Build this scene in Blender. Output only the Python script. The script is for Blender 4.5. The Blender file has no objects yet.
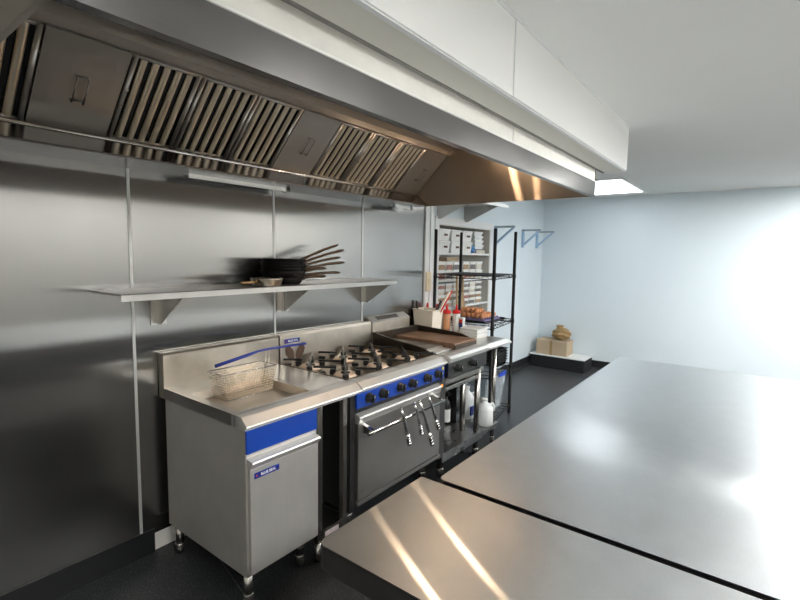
import bpy, bmesh, math, random
from mathutils import Vector, Matrix
random.seed(7)
scene = bpy.context.scene
COL = scene.collection
V = Vector

# ------------------------------------------------------------------ materials
def new_mat(name):
    m = bpy.data.materials.new(name); m.use_nodes = True
    nt = m.node_tree
    return m, nt, nt.nodes['Principled BSDF']

def setp(b, **k):
    names = dict(color='Base Color', rough='Roughness', metal='Metallic', aniso='Anisotropic',
                 trans='Transmission Weight', ior='IOR', alpha='Alpha', spec='Specular IOR Level', coat='Coat Weight')
    for a, v in k.items():
        if a == 'color' and len(v) == 3: v = (*v, 1)
        b.inputs[names[a]].default_value = v

def srgb(r, g, b):
    f = lambda c: (c/255/12.92) if c/255 <= .04045 else ((c/255+.055)/1.055)**2.4
    return (f(r), f(g), f(b))

def plain(name, color, rough=.5, metal=0., var=.06, scale=12., **k):
    """painted / plastic surface with slight procedural unevenness"""
    m, nt, b = new_mat(name)
    setp(b, color=color, rough=rough, metal=metal, **k)
    tc = nt.nodes.new('ShaderNodeTexCoord')
    n = nt.nodes.new('ShaderNodeTexNoise'); n.inputs['Scale'].default_value = scale; n.inputs['Detail'].default_value = 4
    nt.links.new(tc.outputs['Object'], n.inputs['Vector'])
    r = nt.nodes.new('ShaderNodeMapRange')
    r.inputs['To Min'].default_value = 1-var; r.inputs['To Max'].default_value = 1+var
    nt.links.new(n.outputs['Fac'], r.inputs['Value'])
    mx = nt.nodes.new('ShaderNodeVectorMath'); mx.operation = 'SCALE'
    mx.inputs[0].default_value = color[:3]
    nt.links.new(r.outputs['Result'], mx.inputs['Scale'])
    nt.links.new(mx.outputs['Vector'], b.inputs['Base Color'])
    return m

def steel(name, color=(.60, .59, .57), rough=.28, aniso=.7, tangent=(0, 1, 0), stretch=(1, 30, 30), var=.10, smudge=.12, scale=2.0):
    """brushed stainless: streak noise in colour and roughness; tangent is across the brushing"""
    m, nt, b = new_mat(name)
    setp(b, color=color, rough=rough, metal=1., aniso=aniso)
    if aniso:
        c = nt.nodes.new('ShaderNodeCombineXYZ')
        for i in range(3): c.inputs[i].default_value = tangent[i]
        nt.links.new(c.outputs[0], b.inputs['Tangent'])
    tc = nt.nodes.new('ShaderNodeTexCoord')
    mp = nt.nodes.new('ShaderNodeMapping'); mp.inputs['Scale'].default_value = stretch
    nt.links.new(tc.outputs['Object'], mp.inputs['Vector'])
    n = nt.nodes.new('ShaderNodeTexNoise'); n.inputs['Scale'].default_value = scale*3; n.inputs['Detail'].default_value = 5
    nt.links.new(mp.outputs['Vector'], n.inputs['Vector'])
    s = nt.nodes.new('ShaderNodeTexNoise'); s.inputs['Scale'].default_value = scale*2.2; s.inputs['Detail'].default_value = 6; s.inputs['Roughness'].default_value = .65
    nt.links.new(tc.outputs['Object'], s.inputs['Vector'])
    a = nt.nodes.new('ShaderNodeMapRange'); a.inputs['To Min'].default_value = 1-var; a.inputs['To Max'].default_value = 1+var
    nt.links.new(n.outputs['Fac'], a.inputs['Value'])
    d = nt.nodes.new('ShaderNodeMapRange'); d.inputs['To Min'].default_value = 1-smudge; d.inputs['To Max'].default_value = 1+smudge
    nt.links.new(s.outputs['Fac'], d.inputs['Value'])
    mu = nt.nodes.new('ShaderNodeMath'); mu.operation = 'MULTIPLY'
    nt.links.new(a.outputs[0], mu.inputs[0]); nt.links.new(d.outputs[0], mu.inputs[1])
    mx = nt.nodes.new('ShaderNodeVectorMath'); mx.operation = 'SCALE'; mx.inputs[0].default_value = color
    nt.links.new(mu.outputs[0], mx.inputs['Scale']); nt.links.new(mx.outputs['Vector'], b.inputs['Base Color'])
    rr = nt.nodes.new('ShaderNodeMapRange'); rr.inputs['To Min'].default_value = rough*.8; rr.inputs['To Max'].default_value = rough*1.2
    nt.links.new(s.outputs['Fac'], rr.inputs['Value']); nt.links.new(rr.outputs[0], b.inputs['Roughness'])
    return m

def brushed(name, color, brush, rough=.22, aniso=.75, sharp=.45, base_rough=.38, stretch=(1, 30, 30), var=.06, smudge=.06, scale=3.):
    """strongly brushed stainless: a sharp anisotropic lobe that draws highlights out across the brushing, over a soft metal base"""
    m = steel(name, color, base_rough, 0, Y_, stretch, var, smudge, scale)
    nt = m.node_tree; b = nt.nodes['Principled BSDF']; out = [n for n in nt.nodes if n.type == 'OUTPUT_MATERIAL'][0]
    g = nt.nodes.new('ShaderNodeBsdfAnisotropic'); g.distribution = 'GGX'
    g.inputs['Roughness'].default_value = rough; g.inputs['Anisotropy'].default_value = aniso
    c = nt.nodes.new('ShaderNodeCombineXYZ')
    for i in range(3): c.inputs[i].default_value = brush[i]
    nt.links.new(c.outputs[0], g.inputs['Tangent'])
    src = b.inputs['Base Color'].links[0].from_socket; nt.links.new(src, g.inputs['Color'])
    mx = nt.nodes.new('ShaderNodeMixShader'); mx.inputs[0].default_value = sharp
    nt.links.new(b.outputs[0], mx.inputs[1]); nt.links.new(g.outputs[0], mx.inputs[2]); nt.links.new(mx.outputs[0], out.inputs['Surface'])
    return m

def soften(m, metal, color=None):
    m.node_tree.nodes['Principled BSDF'].inputs['Metallic'].default_value = metal
    return m

def emit(name, color, strength):
    m, nt, b = new_mat(name)
    setp(b, color=color, rough=.4)
    b.inputs['Emission Color'].default_value = (*color, 1); b.inputs['Emission Strength'].default_value = strength
    return m

def glassy(name, color, trans=.8, rough=.25, ior=1.3):
    m, nt, b = new_mat(name); setp(b, color=color, rough=rough, trans=trans, ior=ior); return m

X_, Y_, Z_ = (.9, .22, .38), (.25, .9, .35), (.3, .25, .9)
M = {}
M['wall_steel'] = brushed('wall_stainless', (.25, .248, .242), (0, 0, 1), .16, .72, .80, .30, (40, 40, 1), .05, .06)
M['top_steel'] = steel('bench_top_stainless', (.56, .54, .51), .30, .75, Y_, (1, 40, 40), .07, .10)
M['table_steel'] = brushed('table_stainless', (.65, .675, .69), (1, 0, 0), .115, .84, .22, .38, (2, 40, 40), .08, .10, 5)
M['front_steel'] = soften(steel('front_stainless', (.66, .64, .60), .36, .5, X_, (40, 40, 1), .05, .18), .6)
M['bright_steel'] = soften(steel('bright_nose_stainless', (.80, .79, .76), .38, .2, Y_, (1, 30, 30), .05, .06), .75)
M['dark_steel'] = steel('dark_stainless', (.20, .195, .19), .32, .5, X_, (30, 30, 1), .06, .10)
M['oven_steel'] = soften(steel('oven_door_stainless', (.36, .35, .33), .32, .5, X_, (40, 40, 1), .05, .15), .8)
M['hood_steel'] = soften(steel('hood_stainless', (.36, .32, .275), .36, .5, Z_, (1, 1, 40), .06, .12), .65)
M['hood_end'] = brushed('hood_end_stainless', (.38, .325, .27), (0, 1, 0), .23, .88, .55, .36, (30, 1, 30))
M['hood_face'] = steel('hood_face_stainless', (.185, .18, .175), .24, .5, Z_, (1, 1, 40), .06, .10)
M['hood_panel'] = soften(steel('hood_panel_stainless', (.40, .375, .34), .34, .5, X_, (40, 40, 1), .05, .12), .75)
M['shelf_steel'] = steel('undershelf_stainless', (.34, .34, .34), .28, .5, Y_, (1, 30, 30), .06, .12)
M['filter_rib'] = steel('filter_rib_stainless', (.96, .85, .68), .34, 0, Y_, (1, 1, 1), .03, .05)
M['infill'] = steel('infill_panel_stainless', (.72, .71, .67), .5, .3, X_, (3, 3, 3), .05, .10, 3)
M['chrome'] = steel('polished_steel', (.78, .77, .75), .15, 0, Y_, (1, 1, 1), .03, .05)
M['leg_steel'] = steel('leg_stainless', (.50, .48, .45), .25, 0, Y_, (1, 1, 1), .03, .06)
M['board_steel'] = steel('wall_shelf_stainless', (.36, .352, .335), .30, .5, Y_, (1, 40, 40), .06, .10)
M['basin'] = steel('basin_stainless', (.55, .49, .42), .30, .4, Y_, (4, 4, 4), .06, .18, 4)
M['splash'] = steel('splashback_stainless', (.66, .61, .53), .36, .3, X_, (1, 1, 20), .05, .22, 4)
M['blue'] = plain('blue_enamel', srgb(22, 64, 158), .32, 0, .03)
M['badge'] = plain('badge_blue', srgb(20, 45, 130), .3, 0, .02)
M['badge_text'] = plain('badge_white', (.85, .85, .85), .4, 0, .01)
M['badge_red'] = plain('badge_red', srgb(200, 80, 70), .4, 0, .01)
M['black'] = plain('black_plastic', (.012, .012, .013), .35, 0, .1)
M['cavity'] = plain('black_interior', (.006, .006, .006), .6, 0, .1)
M['iron'] = plain('cast_iron', (.016, .015, .014), .45, .3, .25, 40)
M['pan'] = plain('seasoned_carbon_steel', (.013, .012, .012), .42, .4, .35, 30)
M['pan_handle'] = plain('worn_iron_handle', (.06, .038, .022), .42, .6, .5, 35)
M['brass'] = plain('burner_cap_metal', (.92, .72, .55), .40, .1, .12, 30)
M['hob'] = plain('hob_tray', (.22, .17, .12), .42, .7, .45, 18)
M['plate_grey'] = plain('scraped_griddle_plate', (.26, .235, .21), .40, .7, .25, 14)
M['plate_brown'] = plain('seasoned_griddle_plate', (.23, .135, .08), .55, .25, .45, 26)
M['griddle_dark'] = plain('griddle_guard_metal', (.055, .042, .032), .38, .7, .35, 12)
M['scorch'] = plain('scorched_steel', (.10, .06, .04), .5, .4, .3, 30)
M['white_wall'] = plain('cool_white_wall', srgb(214, 225, 231), .45, 0, .02, 3)
M['neutral_wall'] = plain('neutral_white_wall', srgb(226, 224, 218), .5, 0, .02, 3)
M['front_wall'] = plain('front_wall_paint', srgb(204, 203, 199), .5, 0, .02, 3)
M['white_trim'] = plain('white_trim', srgb(222, 224, 224), .4, 0, .02)
M['ceiling'] = plain('ceiling_paint', srgb(222, 222, 219), .7, 0, .02, 3)
M['bulkhead'] = plain('bulkhead_laminate', srgb(230, 230, 228), .35, 0, .015, 3)
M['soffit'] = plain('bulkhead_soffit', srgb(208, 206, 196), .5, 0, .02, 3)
M['skirt'] = plain('black_coved_vinyl', (.012, .013, .014), .45, 0, .1)
M['seam'] = plain('seal_line', srgb(196, 198, 196), .35, .3, .03)
M['dark_seam'] = plain('joint_line', (.16, .155, .14), .6, 0, .03)
M['niche'] = plain('niche_lining', srgb(212, 210, 202), .55, 0, .03)
M['white_plastic'] = plain('white_plastic', srgb(232, 232, 228), .4, 0, .03)
M['cream_plastic'] = plain('cream_plastic', srgb(238, 230, 214), .4, 0, .03)
M['milky'] = plain('milky_plastic', srgb(226, 230, 230), .3, 0, .03)
M['red'] = plain('red_plastic', srgb(214, 34, 30), .35, 0, .05)
M['sauce'] = plain('sauce_orange', srgb(206, 150, 110), .4, 0, .1, 20)
M['sauce_dark'] = plain('sauce_brown', srgb(90, 50, 36), .4, 0, .1, 20)
M['beige'] = plain('beige_plastic', srgb(206, 192, 162), .45, 0, .03)
M['wood'] = plain('wooden_handle', srgb(176, 148, 112), .55, 0, .15, 20)
M['egg'] = plain('brown_egg_shell', srgb(206, 142, 98), .5, 0, .12, 15)
M['pulp'] = plain('violet_pulp_tray', srgb(120, 112, 150), .8, 0, .1, 40)
M['card'] = plain('cardboard', srgb(176, 156, 130), .7, 0, .08, 8)
M['brown_paper'] = plain('brown_paper', srgb(150, 124, 84), .8, 0, .15, 15)
M['food_red'] = plain('food_red', srgb(150, 96, 84), .5, 0, .2, 30)
M['food_brown'] = plain('food_brown', srgb(150, 122, 92), .5, 0, .2, 30)
M['food_dark'] = plain('food_dark', srgb(104, 98, 96), .5, 0, .2, 30)
M['food_pale'] = plain('food_pale', srgb(206, 200, 186), .5, 0, .1, 30)
M['blue_bag'] = plain('blue_packet', srgb(96, 150, 204), .4, 0, .15, 20)
M['blue_clip'] = plain('blue_latch', srgb(40, 74, 190), .35, 0, .03)
M['wire_black'] = plain('black_epoxy_wire', (.006, .006, .007), .5, 0, .05, spec=.25)
M['bracket_blue'] = plain('pale_blue_bracket', srgb(160, 188, 214), .4, 0, .03)
M['bracket_grey'] = plain('grey_bracket', srgb(150, 160, 166), .4, .3, .03)
M['yellow'] = plain('yellow_sticker', srgb(220, 200, 60), .4, 0, .03)
M['orange'] = emit('orange_indicator', (1, .28, .02), 1.2)
M['sticker'] = plain('pale_sticker', srgb(206, 190, 190), .5, 0, .3, 60)
M['clear'] = glassy('clear_tub', (.86, .92, .97), .75, .2, 1.15)
M['lamp'] = emit('warm_lamp_glass', (1, .70, .45), 210)
M['led'] = emit('led_diffuser', (1, .99, .97), 36)
M['led_cool'] = emit('led_diffuser_cool', (.90, .96, 1.0), 4)
M['brush_blue'] = plain('blue_grip', srgb(30, 50, 140), .4, 0, .05)
M['basket'] = steel('basket_wire', (.80, .74, .64), .28, 0, Y_, (1, 1, 1), .05, .1)

# floor: dark safety vinyl with fine speckle
m, nt, b = new_mat('speckled_vinyl_floor')
tc = nt.nodes.new('ShaderNodeTexCoord')
vo = nt.nodes.new('ShaderNodeTexNoise'); vo.inputs['Scale'].default_value = 170; vo.inputs['Detail'].default_value = 2
nt.links.new(tc.outputs['Object'], vo.inputs['Vector'])
cr = nt.nodes.new('ShaderNodeValToRGB')
cr.color_ramp.elements[0].position = .60; cr.color_ramp.elements[0].color = (.026, .029, .032, 1)
cr.color_ramp.elements[1].position = .72; cr.color_ramp.elements[1].color = (.30, .30, .29, 1)
nt.links.new(vo.outputs['Fac'], cr.inputs['Fac']); nt.links.new(cr.outputs['Color'], b.inputs['Base Color'])
b.inputs['Roughness'].default_value = .42
bp = nt.nodes.new('ShaderNodeBump'); bp.inputs['Strength'].default_value = .25; bp.inputs['Distance'].default_value = .002
nt.links.new(vo.outputs['Fac'], bp.inputs['Height']); nt.links.new(bp.outputs[0], b.inputs['Normal'])
M['floor'] = m

# ------------------------------------------------------------------ mesh builder
class MB:
    def __init__(s): s.bm = bmesh.new()
    def box(s, x0, x1, y0, y1, z0, z1, bev=0., rot=None):
        t = bmesh.new(); bmesh.ops.create_cube(t, size=1)
        c = V(((x0+x1)/2, (y0+y1)/2, (z0+z1)/2)); d = (abs(x1-x0), abs(y1-y0), abs(z1-z0))
        for v in t.verts: v.co = V((v.co.x*d[0], v.co.y*d[1], v.co.z*d[2]))
        if bev: bmesh.ops.bevel(t, geom=t.edges[:], offset=min(bev, min(d)*.45), segments=2, affect='EDGES', profile=.6)
        for v in t.verts: v.co = (rot @ v.co if rot else v.co) + c
        return s._merge(t)
    def _merge(s, t):
        bmesh.ops.recalc_face_normals(t, faces=t.faces[:])
        me = bpy.data.meshes.new('tmp'); t.to_mesh(me); t.free(); s.bm.from_mesh(me); bpy.data.meshes.remove(me); return s
    def tube(s, pts, r, n=8, cap=True, closed=False):
        pts = [V(p) for p in pts]; t = bmesh.new(); rings = []
        N = len(pts); rs = r if isinstance(r, (list, tuple)) else [r]*N
        up = None
        for i, p in enumerate(pts):
            if closed: d = (pts[(i+1) % N]-pts[i-1])
            elif i == 0: d = pts[1]-p
            elif i == N-1: d = p-pts[i-1]
            else: d = (pts[i+1]-p).normalized()+(p-pts[i-1]).normalized()
            d.normalize()
            if up is None:
                up = V((0, 0, 1)) if abs(d.z) < .9 else V((1, 0, 0))
            a = d.cross(up)
            if a.length < 1e-4: a = d.orthogonal()
            a.normalize(); bb = a.cross(d).normalized(); up = bb
            rings.append([t.verts.new(p+(a*math.cos(2*math.pi*k/n)+bb*math.sin(2*math.pi*k/n))*rs[i]) for k in range(n)])
        for i in range(N-1 if not closed else N):
            A, B = rings[i], rings[(i+1) % N]
            for k in range(n): t.faces.new((A[k], A[(k+1) % n], B[(k+1) % n], B[k]))
        if cap and not closed:
            t.faces.new(rings[0][::-1]); t.faces.new(rings[-1])
        for f in t.faces: f.smooth = n > 4
        return s._merge(t)
    def lathe(s, prof, c, n=28, axis=None, caps=True):
        """profile of (radius, height) turned round z, then the axis aimed along `axis`, origin at c"""
        t = bmesh.new(); rings = []
        q = V((0, 0, 1)).rotation_difference(V(axis)).to_matrix() if axis is not None else Matrix.Identity(3)
        for r, z in prof:
            rings.append([t.verts.new(q @ V((r*math.cos(2*math.pi*k/n), r*math.sin(2*math.pi*k/n), z))+V(c)) for k in range(n)])
        for A, B in zip(rings, rings[1:]):
            for k in range(n):
                f = t.faces.new((A[k], A[(k+1) % n], B[(k+1) % n], B[k])); f.smooth = True
        if caps:
            t.faces.new(rings[0][::-1]); t.faces.new(rings[-1])
        return s._merge(t)
    def prism(s, prof, a, b_, axis='x', bev=0):
        """closed 2-D profile extruded from a to b_ along an axis; profile coords are the other two axes in order"""
        t = bmesh.new()
        def P(u, v, w):
            return {'x': (w, u, v), 'y': (u, w, v), 'z': (u, v, w)}[axis]
        A = [t.verts.new(P(u, v, a)) for u, v in prof]; B = [t.verts.new(P(u, v, b_)) for u, v in prof]
        n = len(prof)
        t.faces.new(A); t.faces.new(B[::-1])
        for k in range(n): t.faces.new((A[k], B[k], B[(k+1) % n], A[(k+1) % n]))
        if bev:
            bmesh.ops.recalc_face_normals(t, faces=t.faces[:])
            bmesh.ops.bevel(t, geom=t.edges[:], offset=bev, segments=2, affect='EDGES')
        return s._merge(t)
    def quad(s, *p):
        t = bmesh.new(); t.faces.new([t.verts.new(q) for q in p])
        me = bpy.data.meshes.new('tmp'); t.to_mesh(me); t.free(); s.bm.from_mesh(me); bpy.data.meshes.remove(me); return s
    def sphere(s, c, r, sc=(1, 1, 1), n=14):
        t = bmesh.new(); bmesh.ops.create_uvsphere(t, u_segments=n, v_segments=max(8, n*2//3), radius=r)
        for v in t.verts: v.co = V((v.co.x*sc[0], v.co.y*sc[1], v.co.z*sc[2]))+V(c)
        for f in t.faces: f.smooth = True
        return s._merge(t)
    def build(s, name, mat, parent=None, smooth=False):
        me = bpy.data.meshes.new(name)
        off = V((0, 0, 0)); p = parent
        while p is not None: off += p.location; p = p.parent
        if off.length:
            for v in s.bm.verts: v.co -= off
        s.bm.to_mesh(me); s.bm.free()
        o = bpy.data.objects.new(name, me); COL.objects.link(o)
        me.materials.append(mat if not isinstance(mat, str) else M[mat])
        if parent: o.parent = parent
        return o

def tag(o, label=None, cat=None, group=None, kind=None):
    if label: o['label'] = label
    if cat: o['category'] = cat
    if group: o['group'] = group
    if kind: o['kind'] = kind
    return o

def thing(name, label, cat, loc, group=None):
    o = bpy.data.objects.new(name, None); o.empty_display_size = .05
    COL.objects.link(o); o.location = loc
    return tag(o, label, cat, group)

def struct(name, mb, mat):
    o = mb.build(name, mat); o['kind'] = 'structure'; return o

def copy_thing(root, loc, label, group=None, rotz=0):
    r = root.copy(); COL.objects.link(r); r.location = loc; r.rotation_euler = (0, 0, rotz)
    r['label'] = label
    if group: r['group'] = group
    for ch in list(root.children):
        c = ch.copy(); COL.objects.link(c); c.parent = r
        for g in list(ch.children):
            d = g.copy(); COL.objects.link(d); d.parent = c
    return r

def text(name, body, size, loc, rot, parent, mat='badge_text', depth=.0006):
    cu = bpy.data.curves.new(name, 'FONT'); cu.body = body; cu.size = size; cu.extrude = depth
    cu.align_x = 'CENTER'; cu.align_y = 'CENTER'; cu.offset = size*.015
    cu.materials.append(M[mat])
    tmp = bpy.data.objects.new(name, cu); COL.objects.link(tmp)
    bpy.context.view_layer.update()
    me = bpy.data.meshes.new_from_object(tmp.evaluated_get(bpy.context.evaluated_depsgraph_get()))
    bpy.data.objects.remove(tmp)
    o = bpy.data.objects.new(name, me); COL.objects.link(o)
    off = V((0, 0, 0)); p = parent
    while p is not None: off += p.location; p = p.parent
    o.parent = parent; o.location = V(loc)-off; o.rotation_euler = rot
    return o

# ------------------------------------------------------------------ the room
CEIL = 2.47
XW, XE, YF = -3.2, 5.2, -4.4      # left end, far end, front wall
struct('floor', MB().box(XW, XE, YF, .6, -.1, 0), 'floor')
struct('trim_9', MB().prism([(-.93, -1.72), (-.925, -1.72), (-.555, -.05), (-.56, -.05)], 0, .0012, 'z'), plain('weld_line', (.12, .12, .115), .5))
struct('ceiling', MB().box(XW, XE, YF, .6, CEIL, CEIL+.1), 'ceiling')
struct('wall_left', MB().box(XW-.1, XW, YF, .6, 0, CEIL), 'neutral_wall')
struct('wall_right', MB().box(XE, XE+.1, YF, .6, 0, CEIL), 'white_wall')
struct('wall_front', MB().box(XW, XE, YF-.1, YF, 0, CEIL), 'front_wall')
# range wall, boxed out, ends at x = 1.86; beyond it the wall steps back to y = .2 with a shelf niche
struct('wall_back', MB().box(XW, 1.86, .006, .6, 0, CEIL), 'neutral_wall')
NX0, NX1, NZ0, NZ1 = 2.25, 3.42, .80, 1.95
w = MB()
w.box(1.86, NX0, .2, .6, 0, CEIL); w.box(NX1, XE, .2, .6, 0, CEIL)
w.box(NX0, NX1, .2, .6, 0, NZ0); w.box(NX0, NX1, .2, .6, NZ1, CEIL)
struct('wall_rear', w, 'white_wall')
w = MB()
for x0, x1 in ((-1.80, -.87), (-.86, .005), (.015, .852), (.862, 1.712)):
    w.box(x0, x1, 0, .006, .1, 2.2)
struct('trim_1', w, 'wall_steel')                       # stainless wall lining
w = MB()
for x in (-.865, .01, .857):
    w.box(x-.007, x+.007, -.004, .006, .1, 2.2)
struct('trim_2', w, 'seam')                             # joint strips of the lining
w = MB(); w.box(1.712, 1.735, -.016, .006, .1, CEIL); w.box(1.735, 1.80, -.002, .006, .1, CEIL); w.box(1.80, 1.86, -.012, .006, .1, CEIL)
struct('trim_3', w, 'white_trim')
struct('baseboard_back', MB().prism([(.2, 0), (.2, .13), (.192, .13), (.185, .03), (.16, 0)], 1.86, XE), 'skirt')
struct('baseboard_right', MB().prism([(XE, 0), (XE, .13), (XE-.008, .13), (XE-.015, .03), (XE-.04, 0)], YF, .2, 'y'), 'skirt')
struct('added_front_band', MB().box(XW, XE, YF, YF+.012, 0, .6), 'skirt')  # dark band added on the unseen wall to darken the lining's reflection
struct('baseboard_left', MB().box(XW, -.8, -.01, .006, 0, .13), 'skirt')
# bulkhead over the hood
BX0, BX1, BY, BZ = XW, 1.50, -1.75, 2.195
struct('trim_4', MB().box(BX0, -.284, BY, BY+.02, BZ, CEIL).box(-.278, BX1, BY-.002, BY+.02, BZ, CEIL), 'bulkhead')
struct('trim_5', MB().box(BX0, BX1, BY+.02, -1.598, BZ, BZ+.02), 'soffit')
struct('trim_6', MB().box(-.285, -.277, BY-.004, BY+.02, BZ, CEIL).box(BX0, BX1, BY-.006, BY, CEIL-.012, CEIL), 'white_trim')
struct('trim_7', MB().box(BX0, BX1, BY+.006, BY+.022, BZ-.004, BZ+.001), 'white_trim')
struct('trim_8', MB().box(BX0, BX1, -1.612, -1.598, BZ-.004, BZ+.002), 'dark_seam')

# ------------------------------------------------------------------ exhaust hood
HX0, HX1, HY, HZ = -1.65, 1.35, -1.6, 2.02
hood = thing('exhaust_hood', 'long stainless exhaust hood with filter bank above the cooking line', 'exhaust hood', (0, -.8, HZ))
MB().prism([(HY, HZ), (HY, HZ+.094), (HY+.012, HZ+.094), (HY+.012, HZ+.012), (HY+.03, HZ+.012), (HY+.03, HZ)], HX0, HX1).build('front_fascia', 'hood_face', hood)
MB().box(HX0, HX1, HY-.004, HY+.008, HZ+.094, HZ+.101).build('fascia_lip', 'bright_steel', hood)  # lip in brighter steel, painting in the ceiling light it catches
MB().box(HX0, .06, HY+.002, HY+.012, HZ+.101, BZ).box(.066, HX1, HY+.002, HY+.012, HZ+.101, BZ).build('infill_panel', 'infill', hood)
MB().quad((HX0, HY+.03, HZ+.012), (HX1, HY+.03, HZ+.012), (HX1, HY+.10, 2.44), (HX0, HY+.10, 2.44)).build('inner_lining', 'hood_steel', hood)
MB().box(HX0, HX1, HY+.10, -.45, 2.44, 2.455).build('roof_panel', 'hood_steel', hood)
endprof = [(HY, HZ), (HY, HZ+.17), (HY+.05, 2.45), (.0, 2.45), (.0, HZ)]
for x0, x1, nm in ((HX0, HX0+.012, 'hood_steel'), (HX1-.012, HX1, 'hood_end')):
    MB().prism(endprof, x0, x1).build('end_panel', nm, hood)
FB, FT = V((0, -.160, 2.12)), V((0, -.455, 2.405))       # filter plane bottom and top (y, z)
fd = (FT-FB).normalized(); fn = V((0, -fd.z, fd.y)).normalized()
if fn.y > 0: fn = -fn
if fn.z > 0: fn = V((0, -abs(fn.y), -abs(fn.z)))
IX0, IX1 = HX0+.012, HX1-.012
MB().box(IX0, IX1, -.475, -.455, 2.405, 2.442).build('channel', 'hood_panel', hood)
# gutter: rolled lip, sloping front, underside
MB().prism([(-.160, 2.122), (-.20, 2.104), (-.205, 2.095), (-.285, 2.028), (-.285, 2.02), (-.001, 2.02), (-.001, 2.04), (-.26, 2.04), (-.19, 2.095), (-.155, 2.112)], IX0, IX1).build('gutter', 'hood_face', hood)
MB().tube([(IX0, -.196, 2.102), (IX1, -.196, 2.102)], .009, 8).build('gutter_lip', 'chrome', hood)
def on_plane(x, t, h=0.):
    p = FB+fd*t+fn*h; return (x, p.y, p.z)
FL = (FT-FB).length
edges = [1.338-.2945*k for k in range(11)]
edges[10] = IX0
for k in range(10):
    x1, x0 = edges[k], edges[k+1]
    if k in (0, 4, 8):
        mb = MB(); a = [on_plane(x, t, h) for h in (.0, .008) for x, t in ((x0+.004, .0), (x1-.004, .0), (x1-.004, FL), (x0+.004, FL))]
        t = bmesh.new(); vs = [t.verts.new(q) for q in a]
        for f in ((0, 1, 2, 3), (7, 6, 5, 4), (0, 4, 5, 1), (1, 5, 6, 2), (2, 6, 7, 3), (3, 7, 4, 0)): t.faces.new([vs[i] for i in f])
        mb._merge(t)
        for xx in (x0+.05, x1-.05):
            mb.quad(on_plane(xx-.002, .005, .0095), on_plane(xx+.002, .005, .0095), on_plane(xx+.002, FL-.005, .0095), on_plane(xx-.002, FL-.005, .0095))
        o = mb.build('access_panel', 'hood_panel', hood)
        xc = (x0+x1)/2
        MB().tube([on_plane(xc-.02, FL*.36, .008), on_plane(xc-.02, FL*.36, .028), on_plane(xc-.02, FL*.62, .028), on_plane(xc-.02, FL*.62, .008)], .0035, 6).tube(
            [on_plane(xc+.02, FL*.36, .008), on_plane(xc+.02, FL*.36, .028), on_plane(xc+.02, FL*.62, .028), on_plane(xc+.02, FL*.62, .008)], .0035, 6).tube(
            [on_plane(xc-.02, FL*.36, .012), on_plane(xc+.02, FL*.36, .012)], .003, 6).tube([on_plane(xc-.02, FL*.62, .012), on_plane(xc+.02, FL*.62, .012)], .003, 6).build('handle', 'dark_steel', o)
        continue
    fr = MB()
    for xa, xb in ((x0+.003, x0+.022), (x1-.022, x1-.003)):
        fr.tube([on_plane((xa+xb)/2, .003, .004), on_plane((xa+xb)/2, FL-.003, .004)], .0105, 6)
    fr.tube([on_plane(x0, .008, .0), on_plane(x1, .008, .0)], .008, 6); fr.tube([on_plane(x0, FL-.008, .0), on_plane(x1, FL-.008, .0)], .008, 6)
    fo = fr.build('filter_frame', 'hood_panel', hood)
    MB().quad(on_plane(x0, 0, -.012), on_plane(x1, 0, -.012), on_plane(x1, FL, -.012), on_plane(x0, FL, -.012)).build('filter_gap_shade', 'cavity', fo)  # black sheet painting the shade in the gaps between baffles
    rb = MB(); n = 5; pw = (x1-x0-.05)/n
    for i in range(n):
        xc = x0+.025+pw*(i+.5); hw = pw*.29
        t = bmesh.new(); sec = []
        for tt in (.012, FL-.012):
            ring = []
            for j in range(9):
                an = math.pi*j/8
                p = on_plane(xc+hw*math.cos(an), tt, -.006+.014*math.sin(an)); ring.append(t.verts.new(p))
            sec.append(ring)
        for j in range(8):
            f = t.faces.new((sec[0][j], sec[0][j+1], sec[1][j+1], sec[1][j])); f.smooth = True
        rb._merge(t)
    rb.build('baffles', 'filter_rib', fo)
    for s in (.45, .62):
        xx = x0+.012; MB().tube([on_plane(xx-.008, FL*s, .012), on_plane(xx, FL*s, .026), on_plane(xx+.008, FL*s, .012)], .003, 6).build('filter_clip', 'chrome', fo)
# lamps set in the roof of the hood
for x in (.57, 1.08):
    MB().lathe([(.085, 0), (.085, -.012), (.06, -.016), (.034, -.006)], (x, -.88, 2.44), 24, caps=False).build('lamp_rim', 'chrome', hood)
    MB().lathe([(.001, -.036), (.016, -.035), (.026, -.030), (.030, -.012)], (x, -.88, 2.44), 24, caps=False).build('lamp_lens', 'lamp', hood)
for xa, xb in ((-.62, .037), (1.10, 1.335)):
    mb = MB().box(xa, xb, -.125, -.085, 2.035-.016, 2.018, 0)
    mb.box(xa, xb, -.13, -.122, 1.998, 2.022); mb.box(xb-.03, xb, -.13, -.08, 1.995, 2.02)
    for i in range(int((xb-xa)/.06)): mb.box(xa+.02+i*.06, xa+.045+i*.06, -.1325, -.129, 2.004, 2.016)
    mb.build('hanging_rail', 'bright_steel', hood)
MB().tube([(-.09, -.292, 2.03), (-.09, -.30, 2.075), (.01, -.30, 2.075), (.01, -.292, 2.03)], .0035, 6).build('gutter_handle', 'dark_steel', hood)

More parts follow.
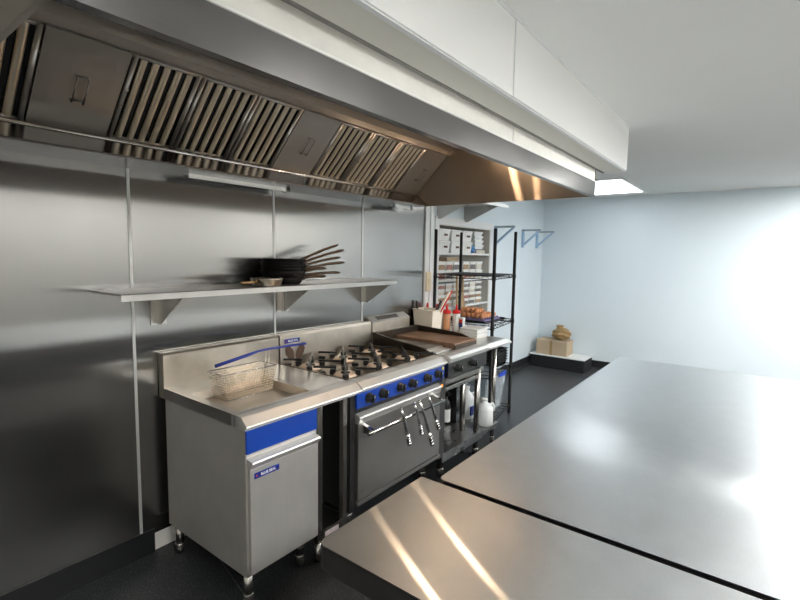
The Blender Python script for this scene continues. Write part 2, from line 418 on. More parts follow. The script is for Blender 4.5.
# ------------------------------------------------------------------ fryer
def badge(parent, x, y, z, wd, ht, name='badge'):
    bo = MB().box(x-wd/2, x+wd/2, y-.003, y, z-ht/2, z+ht/2, .001).build(name, 'badge', parent)
    bo['label'] = 'small blue maker plate with white lettering'
    text('badge_text', 'BLUE SEAL', ht*.66, (x+wd*.05, y-.0034, z), (math.pi/2, 0, 0), bo)
    MB().lathe([(ht*.16, 0), (ht*.16, .0008)], (x-wd*.41, y-.003, z), 16, (0, -1, 0)).build('badge_emblem', 'badge_red', bo)
    return bo
def leg(parent, x, y, z1, r=.021, mat='leg_steel', name='leg', foot=True):
    o = MB().lathe([(r, .035), (r, z1)], (x, y, 0), 18).build(name, mat, parent)
    if foot: MB().lathe([(r*.7, 0), (r*.95, .004), (r*1.08, .03), (r*1.12, .055), (r*1.02, .06)], (x, y, 0), 18).build('foot', mat, o)
    return o
def nose(x0, x1, zt=.90, zb=.862):
    return [(-.665, zt), (-.742, zt), (-.748, zt-.003), (-.784, zb+.003), (-.786, zb-.003), (-.784, zb-.009), (-.772, zb-.012), (-.772, zb-.02), (-.665, zb-.02)]

fry = thing('deep_fryer', 'stainless deep fryer with blue fascia and wire basket in its pan', 'fryer', (-.54, -.42, 0))
MB().box(-.745, -.333, -.765, -.06, .155, .845).build('cabinet', 'front_steel', fry)
# top deck round the basin
bx0, bx1, by0, by1 = -.71, -.275, -.69, -.25
t = MB(); t.box(-.75, bx0, -.67, -.06, .845, .90); t.box(bx1, -.246, -.67, -.06, .845, .90)
t.box(bx0, bx1, by1, -.06, .845, .90)
t.box(bx0-.04, bx1+.029, -.70, by0, .845, .90)
t.build('top_deck', 'top_steel', fry)
MB().prism(nose(0, 0), -.75, -.246).build('front_edge', 'bright_steel', fry)
p = MB(); z0 = .860
p.quad((bx0, by0, .8995), (bx1, by0, .8995), (bx1-.01, by0+.01, z0), (bx0+.01, by0+.01, z0)); p.quad((bx0, by1, .8995), (bx0+.01, by1-.01, z0), (bx1-.01, by1-.01, z0), (bx1, by1, .8995))
p.quad((bx0, by0, .8995), (bx0+.01, by0+.01, z0), (bx0+.01, by1-.01, z0), (bx0, by1, .8995)); p.quad((bx1, by0, .8995), (bx1, by1, .8995), (bx1-.01, by1-.01, z0), (bx1-.01, by0+.01, z0))
p.quad((bx0+.01, by0+.01, z0), (bx1-.01, by0+.01, z0), (bx1-.01, by1-.01, z0), (bx0+.01, by1-.01, z0))
p.build('pan', 'basin', fry)
MB().prism([(-.006, .845), (-.06, .845), (-.06, 1.075), (-.05, 1.085), (-.006, 1.085)], -.75, -.246).build('splashback', 'splash', fry)
MB().box(-.745, -.333, -.775, -.765, .735, .842, .002).build('control_panel', 'blue', fry)
door = MB().box(-.738, -.338, -.788, -.767, .175, .668, .003).build('door', 'front_steel', fry)
MB().prism([(-.767, .712), (-.805, .704), (-.808, .698), (-.788, .668), (-.767, .668)], -.738, -.338).build('door_grip', 'bright_steel', door)
MB().box(-.744, -.334, -.770, -.765, .714, .730).build('rail', 'bright_steel', fry)
badge(fry, -.65, -.788, .632, .135, .027)
for x, y in ((-.72, -.735), (-.385, -.70), (-.72, -.12), (-.385, -.12)): leg(fry, x, y, .16)

bk = thing('fry_basket', 'wire fry basket with a blue handle standing in the fryer pan', 'basket', (-.45, -.33, .862))
w = MB(); X0, X1, Y0, Y1, ZB, ZT = -.62, -.295, -.405, -.262, .864, 1.0
def lerp(a, b, f): return a+(b-a)*f
def bpt(u, v, h):    # tapered basket wall
    k = .86+.14*h; cx, cy = (X0+X1)/2, (Y0+Y1)/2
    return (cx+(lerp(X0, X1, u)-cx)*k, cy+(lerp(Y0, Y1, v)-cy)*k, lerp(ZB, ZT, h))
nx, ny, nz = 24, 11, 10
for i in range(nx+1):
    u = i/nx; w.tube([bpt(u, 0, 1), bpt(u, 0, 0), bpt(u, 1, 0), bpt(u, 1, 1)], .0016, 4)
for j in range(ny+1):
    v = j/ny; w.tube([bpt(0, v, 1), bpt(0, v, 0), bpt(1, v, 0), bpt(1, v, 1)], .0016, 4)
for k in range(nz):
    h = k/nz; w.tube([bpt(0, 0, h), bpt(1, 0, h), bpt(1, 1, h), bpt(0, 1, h)], .0016, 4, closed=True)
w.build('wire_mesh', 'basket', bk)
MB().tube([bpt(0, 0, 1), bpt(1, 0, 1), bpt(1, 1, 1), bpt(0, 1, 1)], .0035, 8, closed=True).tube([bpt(0, 0, 0), bpt(1, 0, 0), bpt(1, 1, 0), bpt(0, 1, 0)], .0025, 8, closed=True).build('rim', 'chrome', bk)
sx = MB()
for dy in (-.016, .016):
    sx.tube([(-.322, -.335+dy, .866), (-.306, -.335+dy, 1.0), (-.296, -.335+dy*.8, 1.078)], .003, 6)
for i in range(9):
    f = i/8; sx.tube([(lerp(-.322, -.296, f), -.335-.016, lerp(.88, 1.07, f)), (lerp(-.322, -.296, f), -.335+.016, lerp(.88, 1.07, f))], .002, 5)
sx.build('handle_strut', 'basket', bk)
MB().tube([(-.62, -.335, 1.04), (-.42, -.335, 1.068), (-.36, -.335, 1.078), (-.28, -.335, 1.080), (-.15, -.335, 1.078), (-.02, -.335, 1.072)], [.009, .009, .006, .006, .007, .007], 10).build('handle', 'brush_blue', bk)

# infill bench between fryer and range
ib = thing('infill_bench', 'narrow open stainless infill bench between fryer and oven range', 'bench', (-.14, -.4, 0))
MB().box(-.244, -.006, -.67, -.062, .86, .90).build('top', 'top_steel', ib)
MB().prism(nose(0, 0), -.244, -.006).build('front_edge', 'bright_steel', ib)
MB().prism([(-.006, .86), (-.06, .86), (-.06, 1.075), (-.05, 1.085), (-.006, 1.085)], -.2455, -.008).build('splashback', 'splash', ib)
for x in (-.302, -.118):
    MB().box(x-.017, x+.017, -.765, -.735, .105, .862, .004).build('front_post', 'leg_steel', ib)
for x in (-.302, -.118):
    MB().box(x-.015, x+.015, -.10, -.07, .0, .86).build('rear_post', 'leg_steel', ib)
    MB().lathe([(.016, 0), (.02, .02), (.022, .105)], (x, -.75, 0), 16).build('foot', 'leg_steel', ib)
sh = MB().box(-.30, -.10, -.762, -.08, .150, .166)
sh.box(-.285, -.135, -.768, -.762, .118, .168, .001); sh.build('undershelf', 'leg_steel', ib)
MB().box(-.27, -.17, -.770, -.768, .124, .15).build('sticker', 'sticker', ib)
MB().box(-.29, -.13, -.30, -.28, .166, .86).build('back_panel', 'cavity', ib)  # black sheet painting the shade inside the open bench

# ------------------------------------------------------------------ oven range
rg = thing('oven_range', 'six burner gas oven range with blue control panel and black knobs', 'range', (.45, -.42, 0))
MB().box(-.045, .898, -.735, -.055, .16, .845).build('body', 'dark_steel', rg)
MB().box(-.085, -.046, -.77, -.10, .175, .85).build('side_panel', 'cavity', rg)  # black block painting the shade of the gap beside the oven
MB().prism(nose(0, 0, .902, .868), .0, .897).build('front_edge', 'bright_steel', rg)
h = MB(); h.box(0, .9, -.665, -.06, .845, .872); h.box(0, .012, -.67, -.06, .872, .902); h.box(.888, .9, -.67, -.06, .872, .902); h.box(.012, .888, -.672, -.655, .872, .902)
h.build('hob_tray', 'hob', rg)
sp = MB().prism([(-.055, .86), (-.07, .86), (-.066, 1.07), (-.058, 1.086), (-.008, 1.088), (-.008, .86)], 0, .897).build('splashback', 'splash', rg)
badge(rg, .095, -.0705, 1.043, .125, .028)
mb = MB()
for cx, s in ((.075, -1), (.165, 1)):
    ring = []
    t = bmesh.new()
    for k in range(20):
        a = 2*math.pi*k/20; u, v = .034*math.cos(a), .055*math.sin(a)
        u = u*(1.0 if v < .02 else .7)+s*v*.35
        ring.append(t.verts.new((cx+u, -.0718, .965+v)))
    t.faces.new(ring); mb._merge(t)
mb.build('scorch_mark', 'scorch', rg)
# burners and trivets
for bxp in (.125, .43, .735):
    for byp in (-.53, -.215):
        bo = MB().lathe([(.074, .872), (.074, .888), (.064, .895), (.034, .897)], (bxp, byp, 0), 28).build('burner', 'brass', rg)
        MB().lathe([(.030, .890), (.030, .901), (.022, .905)], (bxp, byp, 0), 20).build('burner_cap', 'iron', bo)
        g = MB(); c45 = Matrix.Rotation(math.radians(45), 3, 'Z'); cf = Matrix.Rotation(math.radians(-57), 3, 'Z')
        L = .205
        g.box(bxp-L, bxp+L, byp-.006, byp+.006, .920, .936, .004, c45)
        for sg in (-1, 1):
            d = V((math.cos(math.radians(-57)), math.sin(math.radians(-57))))*sg
            m_ = d*.128
            g.box(bxp+m_.x-.072, bxp+m_.x+.072, byp+m_.y-.0055, byp+m_.y+.0055, .920, .934, .004, cf)
            q = d*.078; g.box(bxp+q.x-.016, bxp+q.x+.016, byp+q.y-.014, byp+q.y+.014, .885, .918, .004, cf)
            q = d*.15; g.box(bxp+q.x-.022, bxp+q.x+.022, byp+q.y-.014, byp+q.y+.014, .880, .900, .004, cf)
            q = V((1, 1)).normalized()*sg*.15; g.box(bxp+q.x-.012, bxp+q.x+.012, byp+q.y-.009, byp+q.y+.009, .870, .92, .003, c45)
            q = V((1, 1)).normalized()*sg*.105; g.box(bxp+q.x-.02, bxp+q.x+.02, byp+q.y-.018, byp+q.y+.018, .875, .912, .004, c45)
        g.build('trivet', 'iron', rg)
MB().box(-.042, .86, -.782, -.735, .762, .846, .002).build('control_panel', 'blue', rg)
MB().lathe([(.012, 0), (.012, .002)], (.838, -.782, .832), 16, (0, -1, 0)).build('warning_sticker', 'yellow', rg)
def knob(parent, x, y, z, r=.03):
    k = MB().lathe([(r*1.05, 0), (r*1.05, .006), (r*.86, .012), (r*.80, .03), (r*.7, .034)], (x, y, z), 20, (0, -1, 0))
    k.box(x-.007, x+.007, y-.046, y-.03, z-r*.78, z+r*.78, .003, Matrix.Rotation(.3, 3, 'Y'))
    o = k.build('knob', 'black', parent)
    MB().box(x-.0015, x+.0015, y-.047, y-.0455, z+.006, z+r*.7).build('knob_mark', 'badge_text', o)
for x in (.055, .175, .345, .465, .635, .765): knob(rg, x, -.782, .806)
MB().box(-.042, .85, -.772, -.735, .735, .760, .002).build('vent_strip', 'black', rg)
dr = MB().box(-.03, .815, -.782, -.745, .225, .672, .004).build('oven_door', 'oven_steel', rg)
MB().prism([(-.745, .728), (-.752, .731), (-.792, .716), (-.795, .708), (-.783, .672), (-.745, .672)], -.03, .815).build('door_grip', 'bright_steel', dr)
MB().tube([(-.035, -.862, .640), (.745, -.862, .640)], .0115, 12).build('handle', 'chrome', dr)
for x in (.005, .725):
    MB().prism([(-.782, .672), (-.845, .655), (-.872, .647), (-.874, .633), (-.86, .626), (-.782, .618)], x-.014, x+.014, 'x', .003).build('handle_bracket', 'chrome', dr)
MB().box(-.036, .82, -.787, -.74, .195, .218, .002).build('bottom_rail', 'oven_steel', rg)
MB().box(.822, .898, -.772, -.735, .17, .758, .002).build('side_trim', 'dark_steel', rg)
MB().lathe([(.011, 0), (.011, .005), (.006, .008)], (.845, -.772, .705), 16, (0, -1, 0)).build('indicator_lamp', 'orange', rg)
for x, y in ((.06, -.62), (.80, -.65), (.06, -.12), (.80, -.12)): leg(rg, x, y, .165, .024)

# tongs hanging on the oven door rail
def tongs(top, tip, label):
    a, b2 = V((top[0], -.879, top[1])), V((tip[0], -.890, tip[1]))
    o = thing('tongs', label, 'tongs', a, 'tongs on the oven rail')
    for s, nm in ((0, 'arm'), (.016, 'arm')):
        off = V((s, -.004 if s == 0 else .004, 0))
        P = lambda f: a.lerp(b2, f)+off*math.sin(min(1, f*1.2)*math.pi*.8)
        arm = MB().tube([P(f) for f in (0, .2, .5, .72)], [.0075, .009, .0085, .008], 8).build(nm, 'chrome', o)
        hd = MB(); hd.tube([P(.70), P(.85), P(1)], [.009, .014, .010], 8)
        for k in range(4): hd.sphere(P(.76+.07*k)+V((.003, -.007, 0)), .0125, (1.1, .7, .9), 8)
        hd.build('claw', 'chrome', arm)
    MB().lathe([(.009, -.007), (.011, 0), (.009, .007)], a, 12, (0, 1, 0)).build('hinge', 'chrome', o)
for tp, ti, lb in (((.236, .715), (.300, .480), 'steel tongs at the left end of the group on the oven rail'), ((.368, .715), (.430, .505), 'short steel tongs on the oven rail, second from left'),
                   ((.425, .715), (.553, .395), 'longest steel tongs on the oven rail, third from left'), ((.522, .725), (.625, .480), 'steel tongs at the right end of the oven rail')):
    tongs(tp, ti, lb)

# ------------------------------------------------------------------ griddle on stand
gr = thing('griddle', 'brown seasoned griddle with dark side guards on an open stand', 'griddle', (1.2, -.42, 0))
MB().box(.905, 1.497, -.735, -.06, .74, .90).build('body', 'dark_steel', gr)
MB().prism([(-.69, .905), (-.75, .912), (-.79, .905), (-.81, .888), (-.808, .868), (-.79, .855), (-.69, .855)], .905, 1.497).build('front_edge', 'bright_steel', gr)
MB().prism([(-.008, .86), (-.075, .86), (-.075, 1.065), (-.066, 1.08), (-.008, 1.115)], .905, 1.40).build('splashback', 'splash', gr)
MB().prism([(-.077, 1.0735), (-.066, 1.0805), (-.006, 1.1165), (-.006, 1.1195), (-.068, 1.0835), (-.079, 1.076)], .903, 1.402).build('flue_cap', 'bright_steel', gr)
v = MB()
for i in range(15):
    x = .99+i*.019
    def sl(y): return 1.0835+(y+.068)*(.036/.062)+.0012
    v.quad((x, -.06, sl(-.06)), (x+.012, -.06, sl(-.06)), (x+.012, -.02, sl(-.02)), (x, -.02, sl(-.02)))
v.build('flue_slots', 'cavity', gr)
def guard(x0, x1, prof): return MB().prism(prof, x0, x1)
guard(.908, .922, [(-.075, .895), (-.075, 1.0), (-.30, .965), (-.50, .945), (-.58, .93), (-.63, .905), (-.63, .895)]).build('side_guard', 'griddle_dark', gr)
guard(1.482, 1.497, [(-.075, .895), (-.075, 1.0), (-.38, .985), (-.55, .972), (-.62, .95), (-.665, .915), (-.665, .895)]).build('side_guard', 'griddle_dark', gr)
MB().box(.92, 1.484, -.11, -.075, .90, 1.0, .004).build('rear_guard', 'griddle_dark', gr)
MB().box(.922, 1.15, -.585, -.11, .905, .928, .003).build('scraped_plate', 'plate_grey', gr)['label'] = 'grey scraped half of the plate'
MB().box(.93, 1.15, -.665, -.585, .90, .914, .003).build('grease_rail', 'bright_steel', gr)
MB().box(1.155, 1.480, -.685, -.11, .902, .950, .006).build('seasoned_plate', 'plate_brown', gr)['label'] = 'brown crusted half of the plate'
MB().box(1.14, 1.48, -.70, -.686, .90, .935, .003).build('plate_lip', 'griddle_dark', gr)
MB().box(.91, 1.495, -.785, -.735, .745, .852, .003).build('control_panel', 'dark_steel', gr)
for x in (1.03, 1.255): knob(gr, x, -.785, .80, .029)
MB().box(.905, 1.495, -.765, -.70, .690, .722, .003).box(.905, 1.495, -.73, -.70, .722, .745).build('drip_tray', 'oven_steel', gr)
MB().box(.905, 1.495, -.755, -.72, .640, .668, .003).build('cross_rail', 'leg_steel', gr)
for x, y in ((.93, -.72), (1.385, -.64), (1.43, -.745), (.93, -.10), (1.47, -.10)): leg(gr, x, y, .75, .024, name='leg')
MB().box(.87, 1.49, -.775, -.08, .182, .192).box(.87, 1.49, -.778, -.770, .13, .194, .002).build('undershelf', 'shelf_steel', gr)
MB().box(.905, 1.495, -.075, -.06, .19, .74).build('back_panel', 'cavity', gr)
MB().box(1.488, 1.494, -.52, -.08, .192, .74).build('side_panel', 'cavity', gr)  # black sheet added to darken the view through the stand
MB().box(.901, .909, -.70, -.08, .19, .74).build('side_panel', 'dark_steel', gr)

sb = thing('spray_bottle', 'dark bottle with white label standing on the griddle undershelf', 'bottle', (1.435, -.45, .192))
MB().lathe([(.036, 0), (.04, .006), (.04, .16), (.03, .19), (.014, .21), (.014, .24)], (1.435, -.45, .192), 18).build('body', 'black', sb)
MB().lathe([(.0405, .02), (.0405, .13)], (1.435, -.45, .192), 18, caps=False).build('label_band', 'white_plastic', sb)
MB().box(1.415, 1.455, -.48, -.435, .432, .47, .004).tube([(1.435, -.475, .455), (1.435, -.505, .45)], .005, 6).build('spray_head', 'black', sb)
sb2 = thing('black_canister', 'squat black canister on the griddle undershelf behind white-labelled bottle', 'canister', (1.14, -.30, .192))
MB().lathe([(.07, 0), (.075, .01), (.075, .17), (.06, .19)], (1.14, -.30, .192), 20).build('body', 'black', sb2)
MB().lathe([(.062, .19), (.062, .215), (.02, .22), (.02, .245)], (1.14, -.30, .192), 20).build('lid', 'dark_steel', sb2)

# ------------------------------------------------------------------ end bench
eb = thing('end_bench', 'small stainless bench with open undershelf at the right end of the line', 'bench', (1.7, -.42, 0))
MB().box(1.502, 1.915, -.75, -.06, .868, .90, .002).build('top', 'top_steel', eb)
MB().prism([(-.75, .90), (-.762, .899), (-.802, .875), (-.80, .862), (-.77, .856), (-.75, .86)], 1.502, 1.935).build('front_edge', 'bright_steel', eb)
for x, y in ((1.745, -.735), (1.525, -.08), (1.745, -.08)): leg(eb, x, y, .868, .0185)
MB().box(1.496, 1.785, -.775, -.05, .172, .184).box(1.496, 1.785, -.779, -.771, .150, .186, .002).build('undershelf', 'shelf_steel', eb)

def jug(x, y, z, sx, label, lab=False, hz=1.):
    o = thing('plastic_jug', label, 'jug', (x, y, z))
    t = MB(); prof = [(.062, 0), (.07, .012), (.07, .15), (.069, .155), (.07, .16), (.066, .195), (.045, .225), (.024, .24), (.022, .262)]
    t.lathe([(r*sx, h*hz) for r, h in prof], (x, y, z), 24); t.build('body', 'milky', o)
    MB().tube([(x+.02, y-.03, z+.215*hz), (x+.05*sx, y-.05, z+.225*hz), (x+.068*sx, y-.055, z+.19*hz), (x+.068*sx, y-.05, z+.14*hz)], .010, 8).build('grip', 'milky', o)
    MB().lathe([(.026, .262*hz), (.026, .28*hz), (.022, .284*hz)], (x, y, z), 18).build('cap', 'white_plastic', o)
    if lab: MB().box(x-.045, x+.03, y-.0745, y-.060, z+.04, z+.12, .004).build('label_band', 'badge', o)
jug(1.645, -.705, .184, 1.08, 'white plastic jug at the front of the end bench undershelf', False, .80)
jug(1.70, -.50, .184, .98, 'white plastic jug with dark label behind the bench leg', True)

# things standing on the end bench
tb = thing('utensil_tub', 'square cream plastic tub of utensils beside the griddle', 'tub', (1.60, -.135, .90))
def tub(parent, cx, cy, z0, z1, wx, wy, mat, tp=.82, th=.004, name='body'):
    t = bmesh.new(); R = []
    for z, k in ((z0, tp), (z1, 1.), (z1, 1-.08), (z0+.006, tp-.08)):
        R.append([t.verts.new((cx+sx*wx/2*k, cy+sy*wy/2*k, z)) for sx, sy in ((-1, -1), (1, -1), (1, 1), (-1, 1))])
    t.faces.new(R[0][::-1])
    for A, B in zip(R, R[1:]):
        for k in range(4): t.faces.new((A[k], A[(k+1) % 4], B[(k+1) % 4], B[k]))
    t.faces.new(R[-1])
    mb = MB(); mb._merge(t); return mb.build(name, mat, parent)
tub(tb, 1.60, -.135, .90, 1.135, .17, .215, 'cream_plastic')
MB().tube([(1.513, -.245, 1.133), (1.687, -.245, 1.133), (1.687, -.025, 1.133), (1.513, -.025, 1.133)], .005, 6, closed=True).build('rim', 'cream_plastic', tb)
def utensil(name, label, p0, p1, mats, r=.009):
    o = thing(name, label, name.split('_')[-1], p0)
    a, b2 = V(p0), V(p1); m1 = a.lerp(b2, .45)
    MB().tube([a, m1], r*.7, 8).build('shaft', 'dark_steel', o)
    MB().tube([m1, a.lerp(b2, .52), b2], [r*.8, r*1.2, r], 8).build('handle', mats, o)
utensil('spatula', 'black handled spatula upright at the left of the cream tub', (1.59, -.05, .93), (1.575, -.02, 1.205), 'black', .011)
utensil('turner', 'black handled turner leaning right in the cream tub', (1.585, -.13, .93), (1.60, -.275, 1.22), 'black', .013)
utensil('scraper', 'red and cream handled scraper leaning far right in the cream tub', (1.61, -.12, .93), (1.64, -.335, 1.30), 'cream_plastic', .010)
utensil('tasting_spoon', 'thin red handled spoon leaning beside the scraper in the tub', (1.63, -.14, .93), (1.665, -.345, 1.31), 'red', .006)

def squeeze(x, y, h, fill, label):
    o = thing('squeeze_bottle', label, 'bottle', (x, y, .90), None)
    MB().lathe([(.032, 0), (.036, .005), (.036, h), (.030, h+.018)], (x, y, .90), 20).build('body', fill, o)
    MB().lathe([(.0375, h-.002), (.0375, h+.020), (.034, h+.026), (.013, h+.032), (.008, h+.075), (.004, h+.082)], (x, y, .90), 20).build('nozzle_cap', 'red', o)
squeeze(1.80, -.21, .185, 'sauce', 'orange sauce squeeze bottle with red cap, front of its group')
squeeze(1.765, -.125, .190, 'milky', 'milky squeeze bottle with red cap behind the cream tub')
squeeze(1.845, -.115, .19, 'milky', 'milky squeeze bottle with red cap, between the sauce bottle and rack post')
squeeze(1.715, -.05, .195, 'food_red', 'red squeeze bottle with red cap nearest the wall')
squeeze(1.865, -.275, .185, 'milky', 'clear white squeeze bottle with red cap, rightmost of the group')
MB_ = None
o = thing('red_label_carton', 'small white carton with blue and red print by the squeeze bottles', 'carton', (1.865, -.335, .90))
MB().box(1.845, 1.885, -.36, -.31, .90, 1.05, .003).build('body', 'milky', o)
MB().box(1.8435, 1.8455, -.352, -.318, .945, 1.0).build('print_band', 'badge', o)
MB().box(1.8435, 1.8455, -.352, -.318, 1.0, 1.035).build('print_band', 'red', o)
for i in range(3):
    zz = .90+i*.028
    o = thing('food_container', ['lowest', 'middle', 'topmost'][i]+' white lidded container in the stack on the end bench', 'container', (1.80, -.50, zz), 'containers stacked on the end bench')
    tub(o, 1.80, -.50, zz, zz+.022, .20, .17, 'white_plastic', .92)
    MB().box(1.697, 1.903, -.588, -.412, zz+.021, zz+.0275, .002).build('lid', 'milky', o)

# ------------------------------------------------------------------ wall shelf with pans
ws = thing('wall_shelf', 'stainless wall shelf on triangular brackets above the burners', 'shelf', (-.2, -.16, 1.40))
MB().prism([(-.003, 1.43), (-.325, 1.43), (-.332, 1.426), (-.332, 1.398), (-.326, 1.398), (-.326, 1.42), (-.003, 1.42)], -1.05, .885).build('board', 'board_steel', ws)
for x in (-.75, .055, .87):
    b_ = MB(); b_.prism([(-.004, 1.42), (-.30, 1.42), (-.30, 1.405), (-.05, 1.24), (-.004, 1.24)], x-.002, x+.002)
    b_.box(x-.03, x+.002, -.008, -.002, 1.235, 1.42); b_.box(x-.002, x+.03, -.05, -.046, 1.24, 1.42)
    b_.build('bracket', 'leg_steel', ws)
tips = [((.235, -.24), 1.466), ((.355, -.25), 1.488), ((.275, -.20), 1.517), ((.415, -.23), 1.556), ((.415, -.19), 1.590), ((.42, -.22), 1.640), ((.415, -.17), 1.674)]
pl = ['lowest black pan of the stack on the wall shelf', 'second lowest black pan of the stack with long handle', 'third black pan from the bottom with short upturned handle', 'middle black pan of the stack on the wall shelf',
      'third black pan from the top of the stack', 'second black pan from the top of the stack', 'topmost black pan of the stack with highest handle']
for i in range(7):
    z = 1.431+i*.0185; R = .134+(.006 if i in (2, 4) else 0); cx = -.048+.008*math.sin(i*2.1); cy = -.165+.006*math.cos(i*1.7)
    o = thing('frying_pan', pl[i], 'pan', (cx, cy, z), 'black pans stacked on the wall shelf')
    MB().lathe([(.001, .0), (R*.74, .0), (R*.80, .003), (R, .040), (R*1.005, .042), (R*.985, .041), (R*.79, .006), (R*.72, .003), (.001, .003)], (cx, cy, z), 36, caps=False).build('bowl', 'pan', o)
    (tx, ty), tz = tips[i]; d = V((tx-cx, ty-cy, 0)).normalized(); s = V((cx, cy, z))+d*R*.93; s.z = z+.03; e = V((tx, ty, tz+.004))
    pts = [s, s.lerp(e, .25)+V((0, 0, .004)), s.lerp(e, .6)+V((0, 0, .007)), s.lerp(e, .9)+V((0, 0, .003)), e]
    MB().tube(pts, [.013, .0085, .0085, .0095, .0065], 8).build('handle', 'pan_handle', o)
    MB().box(s.x-.02, s.x+.012, s.y-.016, s.y+.016, s.z-.012, s.z+.012, .004).build('handle_rivet_plate', 'pan', o)
tn = thing('cake_tin', 'small round steel pan lying in front of the black pan stack', 'pan', (-.227, -.25, 1.431))
MB().lathe([(.001, 0), (.074, 0), (.080, .004), (.090, .040), (.093, .043), (.088, .042), (.075, .006), (.001, .003)], (-.242, -.258, 1.431), 32, caps=False).build('bowl', 'basket', tn)
MB().tube([(-.30, -.265, 1.452), (-.34, -.275, 1.455), (-.43, -.29, 1.456)], [.008, .007, .008], 8).build('handle', plain('brass_handle', (.42, .26, .12), .35, .8), tn)

# ------------------------------------------------------------------ wire rack
rk = thing('wire_rack', 'tall black wire shelving rack at the end of the cooking line', 'rack', (2.225, -.27, 0))
RX0, RX1, RY0, RY1 = 1.915, 2.535, -.5625, .0225
for x in (RX0, RX1):
    for y in (RY0, RY1):
        MB().lathe([(.012, 0), (.018, .012), (.0155, .02), (.0155, 1.86), (.010, 1.866)], (x, y, 0), 14).build('post', 'wire_black', rk)
SZ = (.09, .525, .985, 1.44)
for z in SZ:
    s = MB()
    for zz in (z, z-.03):
        s.tube([(RX0, RY0, zz), (RX1, RY0, zz), (RX1, RY1, zz), (RX0, RY1, zz)], .0042, 6, closed=True)
    n = 28
    for i in range(1, n):
        y = lerp(RY0, RY1, i/n); s.tube([(RX0, y, z+.003), (RX1, y, z+.003)], .0019, 4)
    for i in range(1, 4):
        x = lerp(RX0, RX1, i/4); s.tube([(x, RY0, z-.004), (x, RY1, z-.004)], .0035, 6)
    for (a, b2) in (((RX0, RY0), (RX1, RY0)), ((RX0, RY1), (RX1, RY1)), ((RX0, RY0), (RX0, RY1)), ((RX1, RY0), (RX1, RY1))):
        k = 14; s.tube([(lerp(a[0], b2[0], i/k), lerp(a[1], b2[1], i/k), z-(.03 if i % 2 else 0)) for i in range(k+1)], .0024, 5)
    for x in (RX0, RX1):
        for y in (RY0, RY1): s.lathe([(.018, z-.04), (.02, z-.035), (.017, z+.006)], (x, y, 0), 12)
    s.build('wire_shelf', 'wire_black', rk)

rk.rotation_euler = (0, 0, math.radians(7.4))
tr = thing('black_tray', 'shallow black tray under the eggs on the wire rack', 'tray', (2.19, -.27, .99))
MB().prism([(2.02, .991), (2.42, .991), (2.44, 1.012), (2.435, 1.013), (2.417, .996), (2.023, .996), (2.005, 1.013), (2.0, 1.012)], -.50, -.06, 'y').build('base', 'black', tr)
et = thing('egg_tray', 'violet moulded egg tray on the black tray', 'egg tray', (2.26, -.27, 1.0))
e = MB(); e.box(2.07, 2.41, -.46, -.11, .999, 1.013, .006)
for i in range(7):
    for j in range(7): e.lathe([(.017, 1.012), (.007, 1.030)], (2.07+.02+i*.05, -.455+.02+j*.05, 0), 8)
e.build('base', 'pulp', et)
em = MB().sphere((0, 0, 0), .022, (1, 1, 1.25), 14).build('egg', 'egg')
rowsn = ['front', 'second', 'third', 'fourth', 'fifth', 'back']
cols = ['far left', 'inner left', 'left of middle', 'right of middle', 'inner right', 'far right']
first = True
for j in range(6):
    for i in range(6):
        x, y, z = 2.115+i*.05, -.41+j*.05, 1.042+random.uniform(-.002, .002)
        eo = em if first else em.copy()
        if not first: COL.objects.link(eo)
        first = False; eo.location = (x, y, z); eo.rotation_euler = (random.uniform(-.2, .2), random.uniform(-.2, .2), 0)
        tag(eo, f'brown egg in the {rowsn[j]} row of the tray, {cols[i]}', 'egg', 'brown eggs in the tray')
for j in range(4):
    for i in range(3):
        eo = em.copy(); COL.objects.link(eo); eo.location = (2.14+i*.05, -.335+j*.05, 1.088); eo.rotation_euler = (.3, .15*i, .2)
        tag(eo, f'brown egg heaped on top, {rowsn[j]} of four rows, {["left", "centre", "right"][i]}', 'egg', 'brown eggs heaped on the tray')

for i in range(5):
    z = .530+i*.028
    o = thing('roasting_pan', ['lowest', 'second lowest', 'middle', 'second highest', 'topmost'][i]+' black pan stacked on the rack under the bench top', 'pan', (2.380, -.42, z), 'black pans on the rack')
    MB().prism([(2.260, z), (2.480, z), (2.510, z+.05), (2.520, z+.052), (2.504, z+.052), (2.476, z+.004), (2.264, z+.004), (2.236, z+.052), (2.220, z+.052), (2.230, z+.05)], -.50, -.22, 'y').build('base', 'black', o)
    MB().tube([(2.220, -.505, z+.05), (2.520, -.505, z+.05), (2.520, -.215, z+.05), (2.220, -.215, z+.05)], .0045, 6, closed=True).build('rim', 'iron', o)
cb = thing('storage_box', 'clear plastic storage box with blue latch on the lowest rack shelf', 'box', (2.2, -.33, .095))
tub(cb, 2.275, -.28, .096, .455, .42, .46, 'clear', .86)
MB().box(2.06, 2.49, -.515, -.045, .455, .472, .006).build('lid', 'clear', cb)
for x in (2.36,):
    MB().box(x-.05, x+.10, -.525, -.512, .43, .475, .004).build('latch', 'blue_clip', cb)
MB().box(2.11, 2.44, -.46, -.09, .104, .16, .01).build('contents', 'food_pale', cb)

